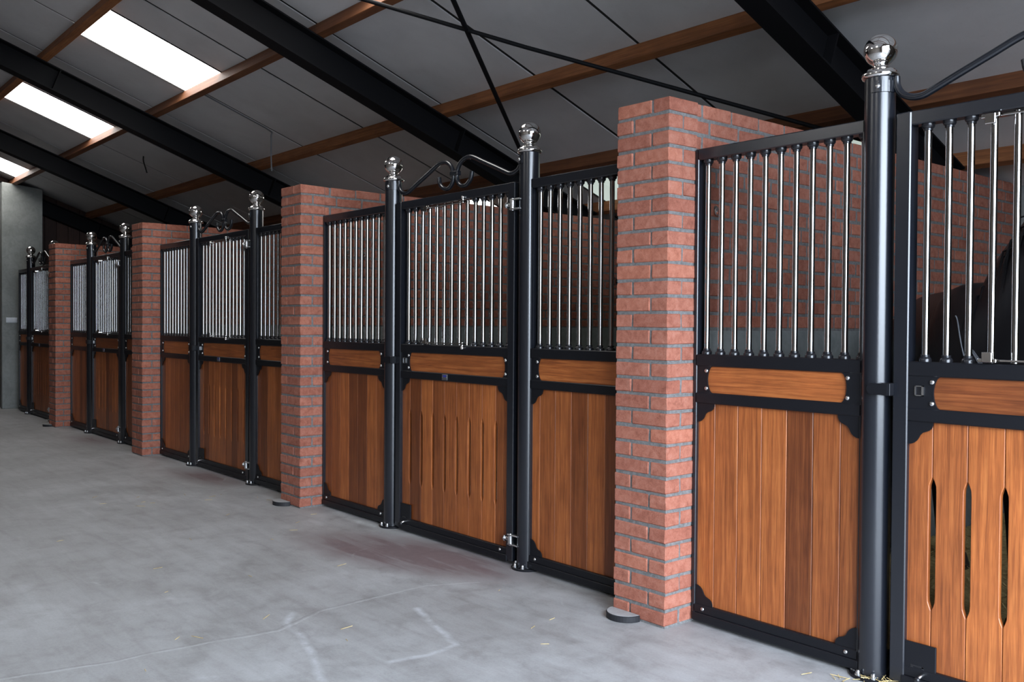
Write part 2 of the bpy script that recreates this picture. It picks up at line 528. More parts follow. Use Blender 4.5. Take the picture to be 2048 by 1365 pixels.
# far gable: upright dark boards
wf = gable(END_X - 0.45, END_X - 0.40, [], m_joint, 'wall_far')
y = -2.7
while y < BACK_Y - 0.01:
    w = 0.18
    me = MB().prism([(y, 0.0), (y + w - 0.008, 0.0), (y + w - 0.008, zc(y + w) + 0.01), (y, zc(y) + 0.01)], 0, 0.03)
    o = obj('board', me.mesh('board'), m_gable, wf, (END_X - 0.40, 0, 0), (0, 0, math.pi / 2))
    o.rotation_euler = (0, 0, math.pi / 2)
    o.location = (END_X - 0.37, 0, 0)
    y += w
# grey rendered pier at the end of the aisle
pier = MB()
pier.add([(x, yy, z) for x in (END_X - 0.14, END_X) for yy, z in ((-0.17, 0), (0.42, 0), (0.42, zc(0.42)), (-0.17, zc(0.42) + 0.06))],
         [(0, 1, 2, 3), (7, 6, 5, 4), (0, 4, 5, 1), (1, 5, 6, 2), (2, 6, 7, 3), (3, 7, 4, 0)])
struct(obj('wall_pier', pier.mesh('wall_pier', 0.008), m_plaster))

# ------------------------------------------------------------------ roof
ceil = struct(obj('ceiling', MB().add(
    [(x, yy, zc(yy) + dz) for x in (END_X - 0.6, DOOR_X + 0.15) for yy in (-6.2, RIDGE_Y, BACK_Y + 0.3) for dz in (0.0125, 0.10)],
    [(0, 2, 8, 6), (1, 7, 9, 3), (2, 4, 10, 8), (3, 9, 11, 5), (0, 6, 7, 1), (4, 5, 11, 10), (0, 1, 3, 2), (2, 3, 5, 4), (6, 8, 9, 7), (8, 10, 11, 9)]), m_joint))
PUR = [-2.10, -1.03, 0.04, 1.21, 2.28, 3.05]
ROWS = [(-2.75, -2.10), (-2.10, -1.03), (-1.03, 0.04), (0.04, 1.21), (1.21, 2.28), (2.28, 3.05), (3.05, BACK_Y + 0.02)]
JOINTS = [DOOR_X + 0.1, 1.9, 0.9, -0.05, -1.15, -2.34, -3.38, -4.58, -5.85, -7.07, -8.2, -9.45, -10.45, -11.55, -12.7, -13.6, END_X - 0.5]
SKYL = {2: [(-2.85, -3.78), (-6.385, -7.285), (-9.48, -10.42), (-13.54, -14.48)], 5: [(-5.83, -6.75), (-1.25, -2.80), (-2.80, -4.42)]}  # first entry is an unseen roof light, added to brighten the near floor
wi = 1
for ri, (ya, yb) in enumerate(ROWS):
    js = list(JOINTS)
    for a, b_ in SKYL.get(ri, []):
        js = [j for j in js if not (b_ - 0.32 < j < a + 0.32)] + [a, b_]
    js = sorted(js, reverse=True)
    for a, b_ in zip(js, js[1:]):
        g = 0.017
        is_sky = any(abs(a - s[0]) < 1e-6 for s in SKYL.get(ri, []))
        yc, ln = (ya + yb) / 2, (yb - ya) / math.cos(ANG)
        w = (a - b_)
        if is_sky and ri == 5 and a == -5.83:
            yc, ln = (2.5 + yb) / 2, (yb - 2.5) / math.cos(ANG)
        if is_sky:
            fr = struct(obj('window_%d' % wi, MB().box(-w / 2 + 0.004, w / 2 - 0.004, -ln / 2, ln / 2, 0.006, 0.02).mesh('window_%d' % wi), m_dull if (ri == 5 and a != -5.83) else m_sky,
                            None, ((a + b_) / 2, yc, zc(yc)), (-ANG, 0, 0)))
            fm = MB()
            for sx in (-1, 1):
                fm.box(sx * (w / 2) - 0.006, sx * (w / 2) + 0.006, -ln / 2, ln / 2, -0.004, 0.02)
            obj('window_frame', fm.mesh('window_frame'), m_joint, fr)
            wi += 1
        else:
            me = MB().box(-w / 2 + g, w / 2 - g, -ln / 2, ln / 2, 0.0, 0.009).mesh('ceiling_panel', 0.0015)
            obj('ceiling_panel', me, m_panel, ceil, ((a + b_) / 2, yc, zc(yc) + random.uniform(-0.002, 0.002)), (-ANG, 0, 0))
# opposite slope, one broad lining
lnw = (RIDGE_Y + 6.2) / math.cos(ANG)
obj('ceiling_lining', MB().box(END_X - 0.6, DOOR_X + 0.1, -lnw / 2, lnw / 2, 0, 0.009).mesh('ceiling_lining'), m_panel, ceil,
    (0, (RIDGE_Y - 6.2) / 2, zc((RIDGE_Y - 6.2) / 2)), (ANG, 0, 0))

# unseen roof lights on the opposite slope, added to brighten the stall fronts
for a, b_ in ((-2.9, -3.8), (0.6, -0.3)):
    ya, yb = 2 * RIDGE_Y - 0.04, 2 * RIDGE_Y + 1.03
    yc, ln, w = (ya + yb) / 2, (yb - ya) / math.cos(ANG), a - b_
    struct(obj('window_%d' % wi, MB().box(-w / 2, w / 2, -ln / 2, ln / 2, -0.012, 0.0).mesh('window_%d' % wi), m_sky, None, ((a + b_) / 2, yc, zc(yc)), (ANG, 0, 0)))
    wi += 1
# purlins
PN = ['highest pine purlin near the ridge, out above the aisle', 'pine purlin running along the upper edge of the bright roof lights',
      'pine purlin running along the lower edge of the bright roof lights', 'third pine purlin from the top of the picture, just above the stall finials',
      'low pine purlin just behind the tops of the stall fronts', 'lowest pine purlin deep inside the stalls by the eaves']
for yv, lb in zip(PUR, PN):
    o = obj('roof_purlin', MB().box(END_X - 0.35, DOOR_X, -0.033, 0.033, -0.110, 0.0).mesh('roof_purlin', 0.003), m_purlin, None, (0, yv, zc(yv)), (-ANG, 0, 0))
    tag(o, lb, 'purlin', 'pine purlins under the roof')

# rafters: I-beams following the slope
RAFT = [(-1.07, 'nearest black steel rafter, passing behind the nearest finial ball'), (-4.57, 'black steel rafter running down behind the second stall scroll'),
        (-8.18, 'black steel rafter between the largest and the middle bright roof light'),
        (-11.55, 'black steel rafter between the middle and the smallest bright roof light'), (-14.74, 'farthest black steel rafter against the dark end wall')]
for xr, lb in RAFT:
    y0, y1 = RIDGE_Y, 3.0
    ln = (y1 - y0) / math.cos(ANG)
    yc = (y0 + y1) / 2
    hw, h = 0.075, 0.235
    ib = [(-hw, 0), (hw, 0), (hw, -0.012), (0.006, -0.016), (0.006, -h + 0.016), (hw, -h + 0.012), (hw, -h), (-hw, -h), (-hw, -h + 0.012), (-0.006, -h + 0.016), (-0.006, -0.016), (-hw, -0.012)]
    r = thing('steel_rafter', lb, 'rafter', (xr, yc, zc(yc) - 0.112 / math.cos(ANG)), 'black steel rafters under the roof')
    r.rotation_euler = (-ANG, 0, 0)
    obj('i_beam', MB().prism(ib, -ln / 2, ln / 2).mesh('i_beam'), m_beam, r)
    for q in (-0.18, 0.22, 0.42):
        obj('stiffener', MB().box(0.006, hw - 0.004, ln * q - 0.006, ln * q + 0.006, -h + 0.012, -0.012).mesh('stiffener'), m_beam, r)
# wind braces, round rods between the first two rafters
def brace(p0, p1, rad, lb):
    a = Vector((p0[0], p0[1], zc(p0[1]) - 0.215))
    b_ = Vector((p1[0], p1[1], zc(p1[1]) - 0.215))
    o = thing('wind_brace', lb, 'brace', tuple(a), 'crossed wind braces under the roof')
    d = b_ - a
    obj('rod', MB().tube([(0, 0, 0), tuple(d * 0.5 - Vector((0, 0, 0.025))), tuple(d)], rad, 10).mesh('rod', smooth=50), m_beam, o)
    for t in (0.0, 1.0):
        p = d * t
        obj('end_plate', MB().box(p.x - 0.05, p.x + 0.05, p.y - 0.03, p.y + 0.03, p.z - 0.006, p.z + 0.006).mesh('end_plate'), m_beam, o)
brace((-4.50, -1.38), (-1.14, 2.58), 0.014, 'thin black brace rod falling to the right across the near ceiling')
brace((-1.14, -2.24), (-4.50, 2.20), 0.017, 'thicker black brace rod falling to the left towards the second stall post')

# loose cables
def cable(name, pts, rad, lb, mat=m_cable):
    base = Vector(pts[0])
    o = obj(name, MB().tube([tuple(q) for q in bez([tuple(Vector(p) - base) for p in pts], 5)], rad, 6).mesh(name, smooth=60), mat, None, tuple(base))
    tag(o, lb, 'cable')
cable('hanging_cable', [(-7.09, 0.10, zc(0.10) - 0.008), (-7.09, 0.5, zc(0.5) - 0.008), (-7.09, 0.82, zc(0.82) - 0.012), (-7.09, 0.84, zc(0.84) - 0.06), (-7.09, 0.84, zc(0.84) - 0.25), (-7.085, 0.845, zc(0.84) - 0.42)], 0.008,
      'grey cable hanging straight down from a roof joint above the third stall')
cable('loose_strip', [(-10.1, 0.55, zc(0.55)), (-10.1, 0.55, zc(0.55) - 0.06), (-10.09, 0.57, zc(0.55) - 0.14), (-10.06, 0.58, zc(0.55) - 0.21)], 0.009,
      'short dark strip dangling from the far ceiling left of the hanging cable', m_joint)

# ------------------------------------------------------------------ bricks
CH = PIL_H / 32
BH = CH - 0.0135
def brick_mesh(sx, sy, sz, seed):
    rnd = random.Random(seed)
    mb = MB().box(-sx / 2, sx / 2, -sy / 2, sy / 2, -sz / 2, sz / 2)
    me = mb.mesh('brick', 0.0045)
    for v_ in me.vertices:
        v_.co.x += rnd.uniform(-0.0016, 0.0016)
        v_.co.y += rnd.uniform(-0.0016, 0.0016)
        v_.co.z += rnd.uniform(-0.0018, 0.0018)
    me.materials.append(m_brick)
    return me
BR = {}
def brick(sx, sy, loc, parent):
    k = (round(sx, 3), round(sy, 3))
    if k not in BR:
        BR[k] = [brick_mesh(sx, sy, BH, hash(k) % 1000 + i) for i in range(5)]
    o = bpy.data.objects.new('brick', random.choice(BR[k]))
    COL.objects.link(o)
    o.parent = parent
    o.location = loc
    if random.random() < 0.5:
        o.rotation_euler = (0, 0, math.pi)
    return o
PLAB = ['nearest red brick pillar, between the nearest and the second stall', 'red brick pillar between the second and the third stall',
        'red brick pillar between the third and the fourth stall', 'farthest red brick pillar, between the fourth and the farthest stall']
for pi_, px in enumerate(PILLAR_X):
    p = thing('brick_pillar', PLAB[pi_], 'pillar', (px - PIL_W / 2, PIL_Y0, 0), 'red brick pillars between the stalls')
    ox = PIL_W / 2                                   # local x of right face
    D = PIL_Y1 - PIL_Y0
    obj('mortar', MB().box(-ox + 0.005, ox - 0.005, 0.005, D, 0, PIL_H - 0.008).mesh('mortar'), m_mortar, p)
    hd, st = 0.099, 0.21
    for c in range(32):
        z = PIL_H - CH * (c + 0.5) + 0.004
        def put(x0, x1, y0, y1):
            brick(x1 - x0, y1 - y0, ((x0 + x1) / 2 + random.uniform(-.0015, .0015), (y0 + y1) / 2 + random.uniform(-.002, .002), z), p)
        if c % 2 == 0:
            put(-ox, -ox + st, 0, 0.095)
            put(-ox, -ox + st, 0.105, D)
            put(-ox + st + 0.01, ox, 0, D)
        else:
            put(-ox, -ox + hd, 0, D)
            put(-ox + hd + 0.01, ox, 0, 0.095)
            put(-ox + hd + 0.01, ox, 0.105, D)
    # partition wall behind the pillar
    xw = px - 0.011
    wall = struct(obj('wall_partition', MB().box(xw - 0.28, xw - 0.0035, PIL_Y1, BACK_Y, 0, PIL_H - 0.006).mesh('wall_partition'), m_mortar))
    z0 = PIL_H - 14 * CH
    obj('plinth', MB().box(xw - 0.05, xw + 0.004, PIL_Y1 + 0.001, BACK_Y, 0, z0 - 0.002).mesh('plinth', 0.003), m_plinth, wall)
    far = pi_ >= 2
    joined = MB()
    for c in range(14):
        z = PIL_H - CH * (c + 0.5) + 0.004
        yy = PIL_Y1 + 0.001
        first = True
        while yy < BACK_Y - 0.03:
            if first:
                w = 0.045 if c % 2 == 0 else 0.10
                first = False
            else:
                w = 0.21 if random.random() > 0.06 else 0.099
            w = min(w, BACK_Y - yy)
            if w > 0.02:
                if far:
                    joined.box(xw - 0.1, xw, yy, yy + w, z - BH / 2, z + BH / 2)
                else:
                    wq = 0.21 if abs(w - 0.21) < 1e-6 else (0.099 if abs(w - 0.099) < 1e-6 else round(w, 2))
                    brick(0.1, wq, (xw - 0.05 + random.uniform(-.002, .002), yy + w / 2, z), wall)
            yy += w + 0.011
    if far:
        o = obj('brickwork', joined.mesh('brickwork', 0.003), m_brick, wall)
        o['kind'] = 'stuff'

# ------------------------------------------------------------------ stall fronts
Z_TOP0, Z_TOP1 = 2.135, 2.187
Z_R1A, Z_R1B = 1.190, 1.245
Z_R2A, Z_R2B = 1.020, 1.070
Z_BOT0, Z_BOT1 = 0.028, 0.092
YF = -0.030                   # front plane of frames
FD = 0.06                     # frame depth
BAR_R = 0.0128

bar_me = MB().lathe([(BAR_R, Z_R1B + 0.004), (BAR_R, Z_TOP0 - 0.004)], 16).mesh('bar', smooth=40)
bar_me.materials.append(m_bar)
col_lo = MB().lathe([(0.0235, Z_R1B), (0.0235, Z_R1B + 0.009), (0.020, Z_R1B + 0.016), (0.0165, Z_R1B + 0.018), (0.0165, Z_R1B + 0.026), (0.0128, Z_R1B + 0.027)], 14).mesh('collar', smooth=40)
col_lo.materials.append(m_plug)
col_hi = MB().lathe([(0.0128, Z_TOP0 - 0.026), (0.0165, Z_TOP0 - 0.025), (0.0165, Z_TOP0 - 0.018), (0.020, Z_TOP0 - 0.016), (0.0235, Z_TOP0 - 0.010), (0.0235, Z_TOP0)], 14).mesh('collar', smooth=40)
col_hi.materials.append(m_plug)
screw_me = MB().lathe([(0.0, -0.006), (0.0045, -0.0055), (0.0085, -0.003), (0.0095, 0.0), (0.0095, 0.003)], 14, axis='Y').mesh('rivet', smooth=60)
screw_me.materials.append(m_zinc)

def add_bar(x, parent, collars=True):
    b_ = obj('bar', bar_me, None, parent, (x, 0, 0))
    if collars:
        obj('collar', col_lo, None, b_)
        obj('collar', col_hi, None, b_)

GUS = [(1, 0), (0.985, 0.12), (0.93, 0.25), (0.83, 0.335), (0.70, 0.385), (0.58, 0.43), (0.49, 0.52), (0.43, 0.64), (0.36, 0.75), (0.26, 0.84), (0.13, 0.90), (0, 0.92)]
def gusset(parent, x, z, sx, sz, s=0.095):
    poly = [(x - sx * 0.012, z - sz * 0.012), (x + sx * s, z - sz * 0.012)] + [(x + sx * u * s, z + sz * w * s) for u, w in GUS] + [(x - sx * 0.012, z + sz * 0.92 * s)]
    obj('corner_gusset', MB().prism(poly, YF + 0.006, YF + 0.012).mesh('corner_gusset'), m_steel_flat, parent)

def end_plate(parent, x, sx, w, hole=False):
    """black plate at the end of the level board with a hollow, bowed edge"""
    zc_, hh = (Z_R1A + Z_R2B) / 2, (Z_R1A - Z_R2B) / 2 + 0.004
    arc = []
    for i in range(13):
        t = -1 + 2 * i / 12
        arc.append((x + sx * (w + 0.006 - 0.027 * (1 - t * t) ** 0.6), zc_ + t * hh))
    poly = [(x, zc_ + hh), (x, zc_ - hh)] + arc
    pl = obj('band_plate', MB().prism(poly, YF + 0.004, YF + 0.011).mesh('band_plate'), m_steel_flat, parent)
    for dz in (-0.040, 0.040):
        obj('rivet', screw_me, None, pl, (x + sx * (w - 0.026), YF + 0.003, zc_ + dz))
    return pl

def planks(parent, edges, z0, z1, slots=None):
    """upright boards between the given seam positions; slots = (z low, z high, half width, seam set)"""
    g = 0.0012
    for i, (a, b_) in enumerate(zip(edges, edges[1:])):
        xl, xr = a + g, b_ - g
        poly = [(xl, z0), (xr, z0)]
        def notch(xe, sgn):
            s0, s1, hw = slots[:3]
            pts = [(0, s0 - 0.034), (0.55, s0 - 0.017), (0.9, s0 - 0.003), (1, s0 + 0.018), (1, s1 - 0.018), (0.9, s1 + 0.003), (0.55, s1 + 0.017), (0, s1 + 0.034)]
            return [(xe + sgn * hw * u, z) for u, z in pts]
        if slots and any(abs(b_ - q) < 1e-6 for q in slots[3]):
            poly += notch(xr, -1)
        poly += [(xr, z1), (xl, z1)]
        if slots and any(abs(a - q) < 1e-6 for q in slots[3]):
            poly += notch(xl, 1)[::-1]
        cx_ = (a + b_) / 2
        poly = [(x - cx_, z) for x, z in poly]
        obj('plank', MB().prism(poly, YF + 0.018, YF + 0.040).mesh('plank', 0.0020), m_wood, parent, (cx_, 0, 0))

def rails(parent, x0, x1):
    obj('top_rail', MB().box(x0, x1, YF, YF + FD, Z_TOP0, Z_TOP1).mesh('top_rail', 0.004), m_steel, parent)
    obj('upper_rail', MB().box(x0, x1, YF, YF + FD, Z_R1A, Z_R1B).mesh('upper_rail', 0.004), m_steel_flat, parent)
    obj('middle_rail', MB().box(x0, x1, YF, YF + FD, Z_R2A, Z_R2B).mesh('middle_rail', 0.004), m_steel_flat, parent)
    obj('bottom_rail', MB().box(x0, x1, YF, YF + FD, Z_BOT0 + 0.024, Z_BOT1).mesh('bottom_rail', 0.004), m_steel_flat, parent)
    # drip lip under the bottom rail, a little proud
    obj('bottom_lip', MB().box(x0, x1, YF - 0.008, YF + FD - 0.01, Z_BOT0 - 0.012, Z_BOT0 + 0.026).mesh('bottom_lip', 0.003), m_steel_flat, parent)

def band_board(parent, x0, x1):
    obj('band_board', MB().box(x0, x1, YF + 0.012, YF + 0.045, Z_R2B - 0.004, Z_R1A + 0.004).mesh('band_board'), m_woodx, parent)

def side_panel(label, x0, x1, first_bar, n_bars, pitch, first_seam, nplate=True, post_side=1):
    w = x1 - x0
    t = thing('stall_screen', label, 'stall screen', (x0, 0, 0), 'fixed side panels of the stall fronts')
    st = 0.020
    for a in (0.0, w - st):
        obj('stile', MB().box(a, a + st, YF, YF + FD, Z_BOT0 - 0.012, Z_TOP1).mesh('stile', 0.003), m_steel, t)
    rails(t, st * 0.5, w - st * 0.5)
    for i in range(n_bars):
        add_bar(first_bar - x0 + i * pitch, t)
    band_board(t, st, w - st)
    end_plate(t, st - 0.002, 1, 0.080)
    end_plate(t, w - st + 0.002, -1, 0.080)
    ed = [st - 0.006]
    s = first_seam - x0
    while s < w - st - 0.035:
        if s > st + 0.03:
            ed.append(s)
        s += 0.1245
    ed.append(w - st + 0.006)
    planks(t, ed, Z_BOT1 - 0.01, Z_R2A + 0.01)
    for x, sx in ((st, 1), (w - st, -1)):
        gusset(t, x, Z_R2A, sx, -1)
        gusset(t, x, Z_BOT1, sx, 1)
        obj('rivet', screw_me, None, t, (x + sx * 0.045, YF, 0.074))
    return t

POST_R = 0.0572
post_me = MB().lathe([(POST_R, 0.010), (POST_R, 2.347)], 40).mesh('shaft', smooth=40)
post_me.materials.append(m_steel)
fin = [(0.060, 2.338), (0.066, 2.341), (0.0695, 2.348), (0.0695, 2.355), (0.066, 2.362), (0.060, 2.366), (0.058, 2.370), (0.050, 2.375), (0.040, 2.379), (0.030, 2.383), (0.0275, 2.388), (0.0285, 2.393), (0.032, 2.3965)]
a0 = math.asin(0.032 / 0.0625)
fin += [(0.0625 * math.sin(a), 2.4505 - 0.0625 * math.cos(a)) for a in [a0 + (math.pi - a0) * i / 22 for i in range(23)]]
fin[-1] = (0.0, fin[-1][1])
fin_me = MB().lathe(fin, 40).mesh('finial', smooth=60)
fin_me.materials.append(m_chrome)
foot_me = MB().lathe([(0.0, 0.0), (0.086, 0.0), (0.088, 0.003), (0.088, 0.010), (0.085, 0.0125), (POST_R, 0.0125)], 40).mesh('base_plate', smooth=40)
foot_me.materials.append(m_steel_flat)
bolt_me = MB().lathe([(0.012, 0.0), (0.012, 0.008), (0.0085, 0.009), (0.0085, 0.016), (0.0065, 0.021), (0.0, 0.0225)], 12).mesh('bolt', smooth=40)
bolt_me.materials.append(m_zinc)
clamp_me = None

def make_post(x, label):
    t = thing('stall_post', label, 'post', (x, 0, 0), 'round black posts of the stall fronts')
    obj('shaft', post_me, None, t)
    obj('finial', fin_me, None, t)
    f = obj('base_plate', foot_me, None, t)
    for a in (200, 250, 300):
        obj('bolt', bolt_me, None, f, (0.072 * math.cos(math.radians(a)), 0.072 * math.sin(math.radians(a)), 0.0115))
    return t

def make_scroll(xl, xr, label):
    xm = (xl + xr) / 2
    h = (xr - xl) / 2
    t = thing('door_scroll', label, 'scroll', (xm, 0, 2.2), 'curled steel scrolls over the stall doors')
    k = (h - POST_R) / 0.64
    half = [(-0.632, 0.136), (-0.628, 0.100), (-0.607, 0.066), (-0.570, 0.048), (-0.530, 0.046), (-0.490, 0.060), (-0.40, 0.098), (-0.28, 0.147), (-0.185, 0.186), (-0.130, 0.194), (-0.075, 0.183), (-0.037, 0.152), (-0.018, 0.110),
            (-0.022, 0.068), (-0.047, 0.036), (-0.085, 0.024), (-0.128, 0.034), (-0.160, 0.064), (-0.170, 0.104)]
    for sx in (-1, 1):
        pts = [(-sx * u * k, 0, z) for u, z in half]
        obj('scroll_bar', MB().tube(bez(pts, 5), 0.0138, 12).mesh('scroll_bar', smooth=50), m_steel, t)
        # strap around the post with a screw
        br = MB()
        arc = []
        n = 10
        for i in range(n + 1):
            a = math.radians(-95 + 95 * i / n) if sx < 0 else math.radians(-85 - 95 * i / n)
            arc.append((math.cos(a), math.sin(a)))
        vs_, fs_ = [], []
        for cx_, cy_ in arc:
            for rr, zz in ((POST_R + 0.001, 0.078), (POST_R + 0.005, 0.078), (POST_R + 0.005, 0.122), (POST_R + 0.001, 0.122)):
                vs_.append((sx * h + cx_ * rr, cy_ * rr, zz))
        for i in range(n):
            for q in range(4):
                q2 = (q + 1) % 4
                fs_.append((i * 4 + q, i * 4 + q2, i * 4 + 4 + q2, i * 4 + 4 + q))
        fs_.append((0, 1, 2, 3)); fs_.append(tuple(n * 4 + q for q in (3, 2, 1, 0)))
        br.add(vs_, fs_)
        cl = obj('clamp', br.mesh('clamp'), m_steel, t)
        a = math.radians(-70 if sx < 0 else -110)
        sc = obj('rivet', screw_me, None, cl, (sx * h + math.cos(a) * (POST_R + 0.004), math.sin(a) * (POST_R + 0.004), 0.10))
        sc.rotation_euler = (0, 0, math.radians(20 if sx < 0 else -20))
    obj('collar', MB().box(-0.040, 0.040, -0.0165, 0.0165, 0.096, 0.124).mesh('collar', 0.004), m_steel, t)
    return t

def make_hinge(t, x, z, name='hinge'):
    """adjustable hinge: threaded eye on the door, fork on the post"""
    hg = obj(name, MB().tube([(x - 0.062, YF - 0.014, z), (x - 0.012, YF - 0.022, z)], 0.011, 12).mesh('hinge', smooth=50), m_zinc, t)
    mb = MB().lathe([(0.016, -0.022), (0.016, 0.022)], 16, (x, YF - 0.022, z))
    mb.lathe([(0.0095, -0.034), (0.0095, 0.034)], 12, (x, YF - 0.022, z))
    obj('hinge_eye', mb.mesh('hinge_eye', smooth=40), m_zinc, hg)
    for dz in (-0.027, 0.027):
        obj('hinge_fork', MB().box(x - 0.016, x + 0.070, YF - 0.034, YF - 0.004, z + dz - 0.004, z + dz + 0.004).mesh('hinge_fork', 0.002), m_zinc, hg)
    obj('hinge_nut', MB().lathe([(0.020, -0.006), (0.020, 0.006)], 6, (x - 0.052, YF - 0.016, z), 'X').mesh('hinge_nut', 0.002), m_zinc, hg)

def make_door(xl, xr, label, n):
    x0, x1 = xl + 0.084, xr - 0.088
    w = x1 - x0
    t = thing('stall_door', label, 'door', (x0, 0, 0.0), 'hinged doors of the stall fronts')
    st = 0.058
    for a in (0.0, w - st):
        obj('stile', MB().box(a, a + st, YF - 0.004, YF + FD, Z_BOT0 - 0.006, Z_TOP1).mesh('stile', 0.004), m_steel, t)
    rails(t, st - 0.01, w - st + 0.01)
    nb = 14
    b0, b1 = 0.108, w - 0.085
    pit = (b1 - b0) / (nb - 1)
    for i in range(nb):
        hatch = 3 <= i <= 8
        add_bar(b0 + i * pit, t, not hatch)
    # feeding hatch: flat rails joining six bars, with clips
    xa, xb = b0 + 3 * pit, b0 + 8 * pit
    for zz, s in ((Z_TOP0 - 0.012, 1), (Z_R1B + 0.012, -1)):
        hr = obj('hatch_rail', MB().box(xa - 0.006, xb + 0.006, -0.017, 0.017, zz - 0.004, zz + 0.004).mesh('hatch_rail', 0.0015), m_chrome, t)
        cl = MB().box(xa - 0.034, xa + 0.030, -0.034, -0.012, zz - 0.007, zz + 0.007)
        cl.box(xa - 0.018, xa + 0.018, -0.040, -0.028, zz - s * 0.030, zz + s * 0.006)
        obj('hatch_catch', cl.mesh('hatch_catch', 0.002), m_chrome, hr)
        pv = MB().lathe([(0.007, 0.0), (0.007, 0.022), (0.011, 0.026), (0.0125, 0.033), (0.010, 0.040), (0.0, 0.043)], 12, (xb, -0.036, zz - 0.008))
        if s < 0:
            pv = MB().lathe([(0.0, -0.043), (0.010, -0.040), (0.0125, -0.033), (0.011, -0.026), (0.007, -0.022), (0.007, 0.0)], 12, (xb, -0.036, zz + 0.008))
        pv.box(xb - 0.010, xb + 0.010, -0.044, -0.010, zz - 0.005, zz + 0.005)
        obj('hatch_pivot', pv.mesh('hatch_pivot', smooth=40), m_chrome, hr)
    band_board(t, st, w - st)
    pl = end_plate(t, st - 0.002, 1, 0.118)
    end_plate(t, w - st + 0.002, -1, 0.050)
    # lock: slot with bright frame, and latch reaching over the post
    lz = (Z_R1A + Z_R2B) / 2 + 0.006
    lk = MB()
    for a, b_, c_, d in ((0.026, 0.030, -0.019, 0.019), (0.052, 0.060, -0.019, 0.019), (0.026, 0.060, 0.016, 0.019), (0.026, 0.060, -0.019, -0.016)):
        lk.box(st + a, st + b_, YF - 0.001, YF + 0.012, lz + c_, lz + d)
    lf = obj('lock_frame', lk.mesh('lock_frame'), m_zinc, pl)
    obj('lock_slot', MB().box(st + 0.030, st + 0.052, YF + 0.0025, YF + 0.0035, lz - 0.016, lz + 0.016).mesh('lock_slot'), m_plug, lf)
    la = [(-0.004, lz - 0.022), (-0.004, lz + 0.022)] + [(-0.066 - 0.022 * math.sin(math.pi * i / 10), lz + 0.022 * math.cos(math.pi * i / 10)) for i in range(11)]
    obj('latch', MB().prism(la, YF - 0.040, YF - 0.033).mesh('latch'), m_steel_flat, t)
    obj('latch_bracket', MB().box(-0.030, 0.004, YF - 0.034, YF + 0.01, lz - 0.024, lz + 0.024).mesh('latch_bracket', 0.002), m_steel_flat, t)
    # planks with slots on every seam
    sp = 0.1275
    s0 = 0.148
    seams = []
    x = s0
    while x < w - st - 0.004:
        seams.append(x)
        x += sp
    seams = [q for q in seams if q < w - st - 0.02]
    planks(t, [st - 0.006] + seams + [w - st + 0.006], Z_BOT1 - 0.01, Z_R2A + 0.01, (0.350, 0.780, 0.0125, seams))
    gusset(t, st, Z_R2A, 1, -1)
    gusset(t, w - st, Z_R2A, -1, -1)
    # kick plate with foot bolt
    obj('kick_plate', MB().box(st - 0.004, st + 0.118, YF + 0.003, YF + 0.012, 0.05, 0.186).mesh('kick_plate', 0.0015), m_steel_flat, t)
    fb = obj('foot_bolt', MB().tube(bez([(st + 0.075, YF + 0.002, 0.075), (st + 0.075, YF - 0.022, 0.074), (st + 0.070, YF - 0.034, 0.066)], 4), 0.006, 8).mesh('foot_bolt', smooth=50), m_zinc, t)
    obj('foot_bolt_knob', MB().lathe([(0.0, -0.012), (0.008, -0.009), (0.012, 0.0), (0.008, 0.009), (0.0, 0.012)], 12, (st + 0.069, YF - 0.036, 0.062)).mesh('foot_bolt_knob', smooth=70), m_plug, fb)
    sl = MB()
    sl.box(st + 0.024, st + 0.034, YF + 0.0022, YF + 0.004, 0.078, 0.102)
    sl.box(st + 0.034, st + 0.074, YF + 0.0022, YF + 0.004, 0.096, 0.102)
    sl.box(st + 0.066, st + 0.076, YF + 0.0022, YF + 0.004, 0.074, 0.100)
    obj('bolt_slot', sl.mesh('bolt_slot'), m_plug, fb)
    obj('rivet', screw_me, None, t, (w - st - 0.06, YF, 0.072))
    # small badge on the middle rail
    bx = w * 0.5 - 0.055
    bd = obj('badge', MB().box(bx - 0.028, bx + 0.028, YF - 0.003, YF + 0.002, Z_R2A + 0.007, Z_R2B - 0.007).mesh('badge', 0.001), m_badge, t)
    obj('badge_print', MB().box(bx - 0.014, bx + 0.018, YF - 0.0036, YF - 0.0028, Z_R2A + 0.026, Z_R2B - 0.011).mesh('badge_print'), m_badgeblue, bd)
    for dx in (-0.0235, 0.0235):
        obj('rivet', MB().lathe([(0, -0.002), (0.0028, 0)], 8, (bx + dx, YF - 0.003, (Z_R2A + Z_R2B) / 2), 'Y').mesh('rivet'), m_zinc, bd)
    make_hinge(t, w + 0.004, 2.055)
    make_hinge(t, w + 0.004, 0.155)
    return t

